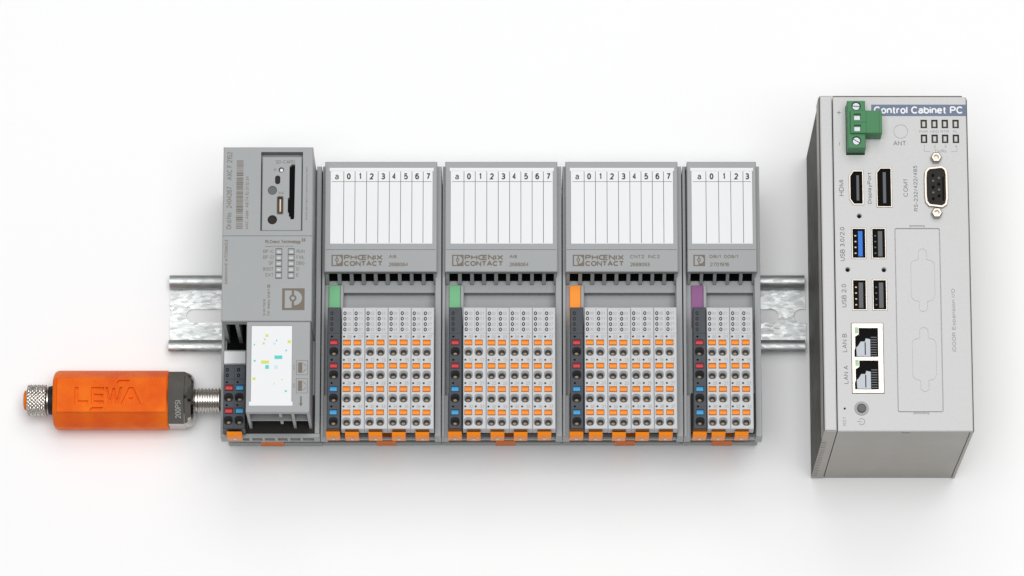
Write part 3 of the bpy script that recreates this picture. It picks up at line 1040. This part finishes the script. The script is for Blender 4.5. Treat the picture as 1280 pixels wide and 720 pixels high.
# ------------------------------------------------------------------ pressure sensor
def sensor():
    AY, AZ = -55.1, 13.05
    root = thing('pressure_sensor', 'orange printed pressure sensor with steel hex nut and knurled plug', 'sensor', (-180, AY, 0))
    off = (180, 0 - AY, 0)
    X0, X1 = -205.2, -153.6
    flat = 8.0
    prof = [(8.0, 11.0), (11.4, 6.2), (13.0, 3.0), (13.0, -3.0), (11.4, -6.2), (8.0, -12.6), (-8.0, -12.6), (-11.4, -6.2), (-13.0, -3.0), (-13.0, 3.0), (-11.4, 6.2), (-8.0, 11.0)]
    mb = MB()
    secs = [(X0, .86), (X0 + .5, .93), (X0 + 1.3, .975), (X0 + 2.4, 1.0), (X1 - 1.0, 1.0), (X1 - .3, .985), (X1, .96)]
    loops = [[(x, AY + y * k, AZ + z * k) for y, z in prof] for x, k in secs]
    for a, c in zip(loops, loops[1:]):
        mb.ring(a, c)
    mb.face(loops[0])
    mb.face(loops[-1])
    # top face with the sunk name and two slanted bars
    sx, sy = -195.0, AY - 4.3
    hgt = 7.6

    def P(pts, ox, wd):
        return [(ox + x * wd, sy + y * hgt) for x, y in pts]
    L = [(0, 0), (1, 0), (1, .2), (.26, .2), (.26, 1), (0, 1)]
    Ee = [(0, 0), (1, 0), (1, .2), (.22, .2), (.22, .4), (.95, .4), (.95, .6), (.22, .6), (.22, .8), (1, .8), (1, 1), (0, 1)]
    Ww = [(0, 1), (.22, 0), (.38, 0), (.5, .62), (.62, 0), (.78, 0), (1, 1), (.85, 1), (.70, .27), (.57, .95), (.43, .95), (.30, .27), (.15, 1)]
    Aa = [(0, 0), (.22, 0), (.30, .22), (.70, .22), (.78, 0), (1, 0), (.62, 1), (.38, 1)]
    hole = lambda p: (p, 1.3, inset(p, .05), True)
    Apoly = P(Aa, -174.4, 9.0)
    hs = [hole(P(L, sx, 6.0)), hole(P(Ee, -188.2, 6.2)), hole(P(Ww, -181.4, 7.6)), hole(Apoly)]
    bar = lambda x, y, h: [(x, y), (x + 5.0, y), (x + 6.2, y + h), (x + 1.2, y + h)]
    hs += [hole(bar(-176.6, AY + 5.1, 1.5)), hole(bar(-188.4, AY - 7.3, 1.5))]
    hs[1] = hole(P(Ee, -187.6, 5.6))
    mb.plate(rrect(X0 + 2.0, AY - flat, X1 - .4, AY + flat, .6, 3), AZ + 10.6, AZ + 12.5, hs, c=0.3)
    mb.plate(P([(.40, .38), (.60, .38), (.5, .72)], -174.4, 9.0), AZ + 11.0, AZ + 12.45)
    mb2 = MB()
    mb2.v = [(x + 180, y - AY, z) for x, y, z in mb.v]
    mb2.f = mb.f
    obj('printed_case', mb2, 'case', root)

    def local(m):
        m.v = [(x + 180, y - AY, z) for x, y, z in m.v]
        return m
    # hexagon
    Rr = 13.7
    mb = MB()
    hexa = [(AY + Rr * math.sin(R(-2.3 + 60 * k)), AZ + Rr * math.cos(R(-2.3 + 60 * k))) for k in range(6)]
    mb.along_x(hexa, -153.5, -146.2, c=0.25)
    n = 48
    ha = [(AY + Rr * .985 * math.sin(R(-2.3 + 60 * k)), AZ + Rr * .985 * math.cos(R(-2.3 + 60 * k))) for k in range(6)]

    def hexring(s, x):                                 # the hexagon blended to a circle
        out = []
        for k in range(n):
            t = k / n * 6
            i = int(t)
            f = t - i
            y = ha[i][0] * (1 - f) + ha[(i + 1) % 6][0] * f - AY
            z = ha[i][1] * (1 - f) + ha[(i + 1) % 6][1] * f - AZ
            r = math.hypot(y, z)
            rr = min(r, s)
            out.append((x, AY + y / r * rr, AZ + z / r * rr))
        return out
    lp = [hexring(20, -146.2), hexring(12.6, -144.8), hexring(11.6, -143.4), hexring(10.0, -142.3), hexring(8.2, -141.8), hexring(5.2, -141.6)]
    for a, c in zip(lp, lp[1:]):
        mb.ring(a, c)
    nut = obj('hex_nut', local(mb).mesh('hex_nut', 16), 'stainless', root)
    # engraved rating, on the face turned towards the viewer
    a = R(-32.3)
    nrm = Vector((0, math.sin(a), math.cos(a)))
    tan = Vector((0, math.cos(a), -math.sin(a)))
    ap = Rr * math.cos(R(30))
    mb = MB()
    mb.text('200PSI', -150.3, -4.2, -147.8, 4.4, 0, up=True, th=0.04,
            mp=lambda x, y, z: (x, AY + nrm.y * (ap + z) + tan.y * y, AZ + nrm.z * (ap + z) + tan.z * y))
    obj('engraved_rating', local(mb), 'collar', nut)
    # thread
    pr = [(-141.7, 5.0)]
    x = -140.9
    while x < -130.6:
        pr += [(x, 5.05), (x + .45, 5.62), (x + .75, 5.62), (x + 1.2, 5.05)]
        x += 1.5
    pr += [(-130.2, 4.6)]
    mb = MB()
    mb.lathe_x(pr, AY, AZ, 40)
    obj('thread', local(mb).mesh('thread', 25), 'knurl', root)
    # seal and neck
    mb = MB()
    mb.lathe_x([(-207.6, 5.2), (-207.4, 6.3), (-206.3, 6.5), (-205.0, 6.3)], AY, AZ, 32)
    obj('seal_ring', local(mb).mesh('seal_ring', 40), 'rubber', root)
    mb = MB()
    mb.lathe_x([(-208.4, 5.6), (-208.2, 6.35), (-207.6, 6.35), (-207.4, 5.6)], AY, AZ, 32)
    obj('collar_ring', local(mb).mesh('collar_ring', 40), 'nickel', root)
    # knurled coupling
    mb = MB()
    nt_, nx = 132, 44
    xa, xb = -217.1, -208.6
    rows = []
    tri = lambda q: abs((q % 1.0) * 2 - 1)
    for i in range(nx + 1):
        x = xa + (xb - xa) * i / nx
        edge = 0.0 if i in (0, nx) else 1.0
        row = []
        for k in range(nt_):
            th = k / nt_
            u, v = th * 27 + (x - xa) * .60, th * 27 - (x - xa) * .60
            r = 6.45 + edge * 0.62 * min(tri(u), tri(v)) * 1.3
            row.append((x, AY + r * math.cos(th * 2 * math.pi), AZ + r * math.sin(th * 2 * math.pi)))
        rows.append(row)
    for a_, c_ in zip(rows, rows[1:]):
        mb.ring(a_, c_)
    mb.face(rows[0])
    mb.face(rows[-1])
    obj('knurled_coupling', local(mb).mesh('knurled_coupling', 60), 'knurl', root)
    mb = MB()
    mb.lathe_x([(-218.8, 3.4), (-218.5, 4.2), (-217.9, 4.5), (-217.0, 4.5)], AY, AZ, 32)
    obj('plug_insert', local(mb).mesh('plug_insert', 40), 'deep_orange', root)


sensor()


# ------------------------------------------------------------------ industrial computer
def computer():
    PX, PY, FZ = 134.15, -88.1, 101.15
    W, H = 64.55, 149.8
    root = thing('industrial_computer', 'silver-grey cabinet computer box with ports and green plug, far right', 'computer', (PX, PY, 0))
    # finned aluminium side, darkened in colour for its shade
    prof = [(0.15, FZ - .6), (0.7, FZ), (5.1, FZ), (5.55, FZ - .5), (5.55, 0.4), (0.2, 0.4)]
    z = 4.0
    teeth = []
    zs = [6.0 + 3.55 * k for k in range(21)]
    for q in zs:
        teeth += [(0.2, q), (2.6, q + .25), (2.6, q + 1.35), (0.2, q + 1.6)]
    prof += teeth + [(0.2, 84.5), (0.0, 85.2), (0.0, FZ - 1.4)]
    mb = MB()
    mb.along_y(prof, 0.3, H - .2, c=0.0)
    sink = obj('heat_sink', mb, 'fin', root)
    mb = MB()
    mb.along_y(prof, 0.02, 0.28, c=0.0)
    obj('lit_end', mb, 'paint_side', sink)  # same profile in the lit tone, split off from the shaded fins
    mb = MB()                                           # light front strip of the extrusion
    mb.box(0.35, 5.5, 0.15, H + .05, FZ - 3.0, FZ + .12, c=0.45)
    obj('front_strip', mb, 'paint', sink)
    mb = MB()
    mb.box(-0.28, -0.02, 0.4, H - .3, 85.4, FZ - 2.6, c=0.1)
    obj('side_strip', mb, 'paint_side', sink)
    # body
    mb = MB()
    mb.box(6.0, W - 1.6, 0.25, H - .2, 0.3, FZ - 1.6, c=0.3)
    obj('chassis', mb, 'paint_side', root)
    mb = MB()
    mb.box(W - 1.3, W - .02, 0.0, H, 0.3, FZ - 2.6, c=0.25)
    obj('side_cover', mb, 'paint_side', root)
    mb = MB()                                           # folded lip under the front
    mb.box(5.95, W, -0.06, 1.2, FZ - 3.0, FZ - 1.25, c=0.2)
    fl = obj('front_lip', mb, 'paint_side', root)
    mb = MB()
    mb.lathe_z([(0, 0)], 0, 0, 3)
    q = MB()
    pts = circ(35.6, FZ - 4.3, 1.5, 20)
    q.plate(pts, -0.2, 0.35, [(circ(35.6, FZ - 4.3, .55, 6), .4, None, True)], c=0.15, mp=lambda x, zz, d: (x, -d, zz))
    obj('screw', q, 'nickel', root)

    # front panel with all its openings
    k_out = lambda cx, y0, y1, s0, s1: (
        [(cx - 1.9, s0 + 1.9)] + [(cx - 1.9 * math.cos(R(a)), s0 + 1.9 - 1.9 * math.sin(R(a))) for a in range(20, 161, 20)] + [(cx + 1.9, s0 + 1.9), (cx + 1.9, y0 - .3)]
        + [(cx + 3.2, y0), (cx + 4.4, y0 + .6), (cx + 5.1, y0 + 1.8), (cx + 5.25, y0 + 3)]
        + [(cx + 5.25, y1 - 3), (cx + 5.1, y1 - 1.4), (cx + 4.2, y1 - .4), (cx + 3.0, y1), (cx + 1.9, y1 + .3), (cx + 1.9, s1 - 1.9)]
        + [(cx + 1.9 * math.cos(R(a)), s1 - 1.9 + 1.9 * math.sin(R(a))) for a in range(20, 161, 20)] + [(cx - 1.9, s1 - 1.9), (cx - 1.9, y1 + .3)]
        + [(cx - 3.0, y1), (cx - 4.2, y1 - .4), (cx - 5.1, y1 - 1.4), (cx - 5.25, y1 - 3)]
        + [(cx - 5.25, y0 + 3), (cx - 5.1, y0 + 1.8), (cx - 4.4, y0 + .6), (cx - 3.2, y0), (cx - 1.9, y0 - .3)])
    hdmi = [(14.2, 100.4), (18.9, 100.4), (18.9, 116.2), (14.2, 116.2), (12.4, 113.6), (12.4, 103.0)]
    dp = [(24.6, 99.3), (31.2, 99.3), (31.2, 117.4), (26.0, 117.4), (24.2, 115.2), (24.2, 99.8)]
    com = [(46.9, 99.6), (52.9, 98.9), (54.9, 100.3), (55.4, 103.0), (55.4, 113.8), (54.9, 116.4), (52.9, 117.8), (46.9, 117.1), (45.4, 115.2), (45.1, 112.0), (45.1, 104.7), (45.4, 101.5)]
    usb = [(13.1, 76.3), (21.7, 76.3), (13.0, 53.3), (21.75, 53.3)]
    lan = rect(12.3, 16.5, 26.3, 47.8)
    cover = rrect(31.8, 8.3, 51.6, 90.1, .9, 4)
    leds = [(x, y) for y in (135.1, 128.4) for x in (44.1, 48.75, 53.3, 58.0)]
    thru = lambda p: (p, 1.2, None, False)
    holes = [thru(hdmi), thru(dp), thru(com), thru(lan), (cover, 1.0, None, True)]
    holes += [thru(rect(a, c, a + 6.5, c + 14.0)) for a, c in usb]
    holes += [thru(rect(a, c, a + 2.8, c + 3.85)) for a, c in leds]
    holes += [(circ(a, c, 1.15, 16), 1.2, circ(a, c, .8, 16), False) for a, c in ((16.7, 95.6), (11.3, 71.6), (27.0, 71.5))]
    holes += [thru(circ(9.05, 9.95, .5, 12)), thru(circ(16.3, 9.95, 3.1, 28))]
    holes += [(rect(38.4, 90.25, 45.0, 91.3), 1.0, None, True), (rect(38.6, 7.1, 45.3, 8.15), 1.0, None, True)]
    ant = circ(35.4, 133.6, 3.15, 28)
    holes += [(ant, 0.5, None, True), thru(rect(11.4, 123.0, 19.6, 145.2))]
    mb = MB()
    mb.plate([(5.95, 0), (W - .4, 0), (W - .4, H - 1.6), (W - 1.0, H - .8), (W - 2.0, H - .4), (5.95, H - .4)], FZ - 1.2, FZ, holes, c=0.3)
    mb.plate(circ(35.4, 133.6, 2.95, 28), FZ - .5, FZ - .01)
    panel = obj('front_panel', mb, 'paint', root)

    mb = MB()                                           # thin dark rim of the cover along the top and right edges
    mb.box(W - .38, W + .02, 0.0, H - 1.7, FZ - 2.5, FZ - .25)
    mb.box(5.95, W - 2.1, H - .38, H + .02, FZ - 2.5, FZ - .25)
    obj('cover_rim', mb, 'edge', root)
    # black sheet standing for the unlit inside behind the openings
    mb = MB()
    mb.box(6.5, W - 2, 1.0, H - 1.5, FZ - 1.55, FZ - 1.45)
    obj('inner_shade', mb, 'black', root)

    # expansion cover with two knock-outs
    mb = MB()
    ins = inset(cover, .38)
    ks = [k_out(43.75, 57.5, 75.8, 52.7, 80.9), k_out(43.75, 22.5, 40.9, 17.3, 45.9)]
    mb.plate(ins, FZ - .9, FZ - .02, [(k, .35, None, True) for k in ks], c=0.12)
    ec = obj('expansion_cover', mb, 'paint', root)
    for k in ks:
        q = MB()
        q.plate(inset(k, .22), FZ - .34, FZ - .03)
        obj('knock_out', q, 'paint', ec)

    # ports
    def port(name, outline, wall, depth, m, rise=0.25):
        q = MB()
        o = inset(outline, .06)
        q.plate(o, FZ - 1.4, FZ + rise, [(inset(outline, wall), 1.3 + rise, None, True)], c=0.12)
        return obj(name, q, m, root)

    def liner(parent, outline, z=-1.05, m='black'):
        q = MB()
        q.plate(outline, FZ + z - .2, FZ + z)
        obj('liner', q, m, parent)
    p = port('hdmi_port', hdmi, .62, 4, 'nickel')
    liner(p, inset(hdmi, .63))
    q = MB(); q.box(15.7, 16.9, 102.6, 114.0, FZ - 1.0, FZ - .35, c=.1)
    obj('tongue', q, 'tongue', p)
    p = port('display_port', dp, .55, 4, 'nickel')
    liner(p, inset(dp, .56))
    q = MB(); q.box(27.2, 28.6, 101.4, 115.4, FZ - 1.0, FZ - .35, c=.1)
    obj('tongue', q, 'tongue', p)
    p = port('serial_port', com, .95, 4, 'nickel', 1.6)
    q = MB()
    q.plate(inset(com, 1.0), FZ - 1.0, FZ + .2)
    obj('liner', q, 'shade', p)
    for x, n_, y0 in ((49.0, 5, 103.2), (51.5, 4, 104.5)):
        for k in range(n_):
            q = MB()
            q.lathe_z([(FZ + .2, .62), (FZ + 1.0, .62), (FZ + 1.25, .4)], x, y0 + 2.62 * k, 10)
            obj('pin', q, 'knob' if k % 2 else 'black', p)
    q = MB(); q.box(53.0, 53.7, 102.4, 113.2, FZ + .2, FZ + .3)
    obj('groove', q, 'black', p)
    for i, (a, c) in enumerate(usb):
        o = rect(a, c, a + 6.5, c + 14.0)
        p = port('usb_port', o, .5, 4, 'nickel', 0.15)
        liner(p, inset(o, .52))
        q = MB(); q.box(a + 2.9, a + 4.9, c + 1.2, c + 12.6, FZ - 1.0, FZ - .2, c=.12)
        obj('tongue', q, 'pcb' if i == 0 else 'tongue', p)
        q = MB()
        for k in range(4):
            q.box(a + 1.4, a + 2.2, c + 2.5 + 2.6 * k, c + 3.1 + 2.6 * k, FZ - 1.0, FZ - .8, c=.05)
        obj('contacts', q, 'brass' if i in (0, 2) else 'knob', p, kind='stuff')
    # network jacks
    q = MB()
    jacks = []
    for y0 in (32.7, 18.3):
        jacks.append([(13.6, y0), (23.9, y0), (23.9, y0 + 12.8), (15.6, y0 + 12.8), (15.6, y0 + 10.0), (14.0, y0 + 9.0), (14.0, y0 + 4.0), (13.6, y0 + 3.0)])
    q.plate(inset(lan, .1), FZ - 1.4, FZ + .35, [(j, 1.5, None, True) for j in jacks], c=.2)
    nj = obj('network_jack_frame', q, 'nickel', root)
    for j, y0 in zip(jacks, (32.7, 18.3)):
        liner(nj, inset(j, .03), -.95)
        q = MB()
        q.plate([(14.6, y0 + .4), (20.6, y0 + .3), (20.6, y0 + 8.0), (18.6, y0 + 8.4), (18.2, y0 + 7.0), (16.4, y0 + 7.0), (15.2, y0 + 5.0), (14.4, y0 + 4.4)], FZ - .9, FZ - .25, c=.15)
        obj('jack_insert', q, 'jack', nj)
        q = MB(); q.box(18.1, 18.55, y0 + 1.0, y0 + 6.6, FZ - .24, FZ - .2)
        obj('slit', q, 'black', nj)
        q = MB()
        for k in range(8):
            q.box(20.8, 23.4, y0 + .9 + 1.1 * k, y0 + 1.35 + 1.1 * k, FZ - .9, FZ - .55)
        obj('contacts', q, 'knob', nj, kind='stuff')
        q = MB(); q.box(13.9, 15.4, y0 + 10.4, y0 + 13.1, FZ + .3, FZ + .45, c=.1)
        obj('link_light', q, 'led_green', nj)
    # indicator lights
    for a, c in leds:
        q = MB()
        q.plate(rect(a + .06, c + .06, a + 2.74, c + 3.79), FZ - 1.3, FZ + .05, [(rect(a + .5, c + .5, a + 2.3, c + 3.35), .5, None, True)])
        o = obj('indicator_light', q, 'shade', root)
        q = MB(); q.box(a + .65, a + 2.15, c + .65, c + 3.2, FZ - .4, FZ - .02, c=.3)
        obj('lens', q, 'lens', o)
    # power button
    q = MB()
    q.lathe_z([(FZ - 1.3, 3.05), (FZ + .15, 3.05), (FZ + .3, 2.85), (FZ + .3, 2.1), (FZ - .3, 1.95)], 16.3, 9.95, 32)
    pb = obj('power_button', q.mesh('power_button', 30), 'collar', root)
    q = MB()
    q.lathe_z([(FZ - .3, 1.8), (FZ + .9, 1.75), (FZ + 1.1, 1.5)], 16.3, 9.95, 28)
    obj('button_cap', q.mesh('button_cap', 30), 'knob', pb)
    # serial standoffs
    for cx, cy in ((50.4, 121.2), (50.2, 96.3)):
        q = MB()
        q.plate(circ(cx, cy, 2.45, 6, a0=0), FZ, FZ + 3.4, [(circ(cx, cy, 1.15, 16), 2.2, circ(cx, cy, 1.0, 16), True)], c=.35)
        obj('standoff', q, 'nickel', root)

    # green pluggable terminal
    G = FZ + 10
    q = MB()
    q.plate(rect(11.6, 123.6, 19.4, 145.0), FZ - 1.3, G - 1.0, [(circ(15.5, 142.6, 2.0, 20), 5.5, None, True), (circ(15.4, 127.0, 2.0, 20), 5.5, None, True)], c=.3)
    gp = obj('power_plug', q, 'terminal', root)
    q = MB()
    sq = [(rect(14.3, 135.9, 17.3, 138.8), 4.0, None, True), (rect(14.3, 130.9, 17.3, 133.8), 4.0, None, True)]
    sq += [(rect(13.4, 134.85, 19.45, 135.0), .4, None, True), (rect(19.55, 130.3, 19.7, 139.9), .4, None, True), (rect(25.2, 130.3, 25.32, 139.9), .4, None, True)]
    q.plate(rect(12.8, 130.0, 26.5, 140.2), G - 9.6, G + .6, sq, c=.25)
    obj('plug_body', q, 'terminal', gp)
    for y in (136.0, 131.0):
        q = MB(); q.box(14.4, 17.2, y, y + 2.2, G - 3.3, G - .8, c=.1)
        obj('clamp', q, 'screw', gp)
    for cx, cy, an in ((15.5, 142.6, -5), (15.4, 127.0, -32)):
        d = Vector((math.cos(R(an)), math.sin(R(an))))
        nn = Vector((-d.y, d.x))
        sl = [(cx + d.x * a + nn.x * b_, cy + d.y * a + nn.y * b_) for a, b_ in ((-1.7, -.27), (1.7, -.27), (1.7, .27), (-1.7, .27))]
        q = MB()
        q.plate(circ(cx, cy, 1.88, 24), G - 6.4, G - 1.6, [(sl, 1.2, None, True)], c=.3)
        obj('screw', q, 'screw', gp)

    # print on the panel
    q = MB(); q.box(22.7, W - .35, 140.6, 145.8, FZ - .02, FZ + .04)
    bn = obj('name_strip', q, 'banner', root)
    q = MB(); q.text('Control Cabinet PC', 23.8, 141.65, 62.6, 145.0, FZ + .05, bold=0.035)
    obj('lettering', q, 'white_ink', bn)
    q = MB()
    T = lambda s, x0, x1, y0, y1, **k: q.text(s, x0, y0, x1, y1, FZ, **k)
    T('+', 7.6, 9.6, 141.2, 143.2)
    T('I', 8.55, 8.85, 127.2, 128.8)
    T('ANT', 32.1, 37.6, 127.3, 129.3)
    T('HDMI', 8.1, 10.1, 104.6, 111.7, up=True)
    T('DisplayPort', 20.5, 22.5, 101.0, 115.1, up=True)
    T('COM1', 36.1, 38.0, 104.2, 111.9, up=True)
    T('RS-232/422/485', 40.5, 42.3, 97.7, 118.2, up=True)
    T('USB 3.0/2.0', 8.1, 10.2, 75.4, 90.6, up=True)
    T('USB 2.0', 8.5, 10.5, 54.8, 65.1, up=True)
    T('LAN B', 8.5, 10.4, 34.9, 43.0, up=True)
    T('LAN A', 8.9, 10.8, 20.9, 28.9, up=True)
    obj('printed_lettering', q, 'pc_ink', panel)
    q = MB()
    T('PWR', 43.4, 47.2, 133.0, 134.15)
    T('HDD', 48.1, 52.0, 133.0, 134.15)
    T('RTR', 52.8, 56.4, 133.0, 134.15)
    T('PL', 58.3, 60.3, 133.0, 134.15)
    for s, x in zip('1234', (45.5, 50.1, 54.7, 59.4)):
        T(s, x - (.25 if s == '1' else .45), x + (.25 if s == '1' else .45), 126.3, 127.6)
    T('Tx/Rx', 49.9, 55.2, 124.0, 125.5)
    for a in (rect(45.4, 124.5, 45.55, 126.0), rect(45.55, 124.5, 48.0, 124.65), rect(57.2, 124.5, 59.7, 124.65), rect(59.7, 124.5, 59.85, 126.0)):
        q.fill(a, [], FZ + .05, lambda x, y, z: (x, y, z))
    obj('printed_lettering', q, 'pc_faint', panel)
    q = MB()
    T('RST', 8.2, 9.6, 2.4, 6.4, up=True)
    obj('printed_lettering', q, 'pc_faint', panel)
    q = MB()
    T('iDOOR Expansion I/O', 55.9, 57.9, 35.1, 63.0, up=True)
    obj('printed_lettering', q, 'pc_faint', panel)
    q = MB()                                            # power symbol lying on its side
    rr = [(16.2 + 1.5 * math.cos(R(a)), 4.2 + 1.5 * math.sin(R(a))) for a in range(-140, 141, 14)]
    ri = [(16.2 + 1.2 * math.cos(R(a)), 4.2 + 1.2 * math.sin(R(a))) for a in range(140, -141, -14)]
    q.fill(rr + ri, [], FZ + .05, lambda x, y, z: (x, y, z))
    q.fill(rect(14.3, 4.05, 16.2, 4.35), [], FZ + .055, lambda x, y, z: (x, y, z))
    obj('power_symbol', q, 'pc_faint', panel)


computer()
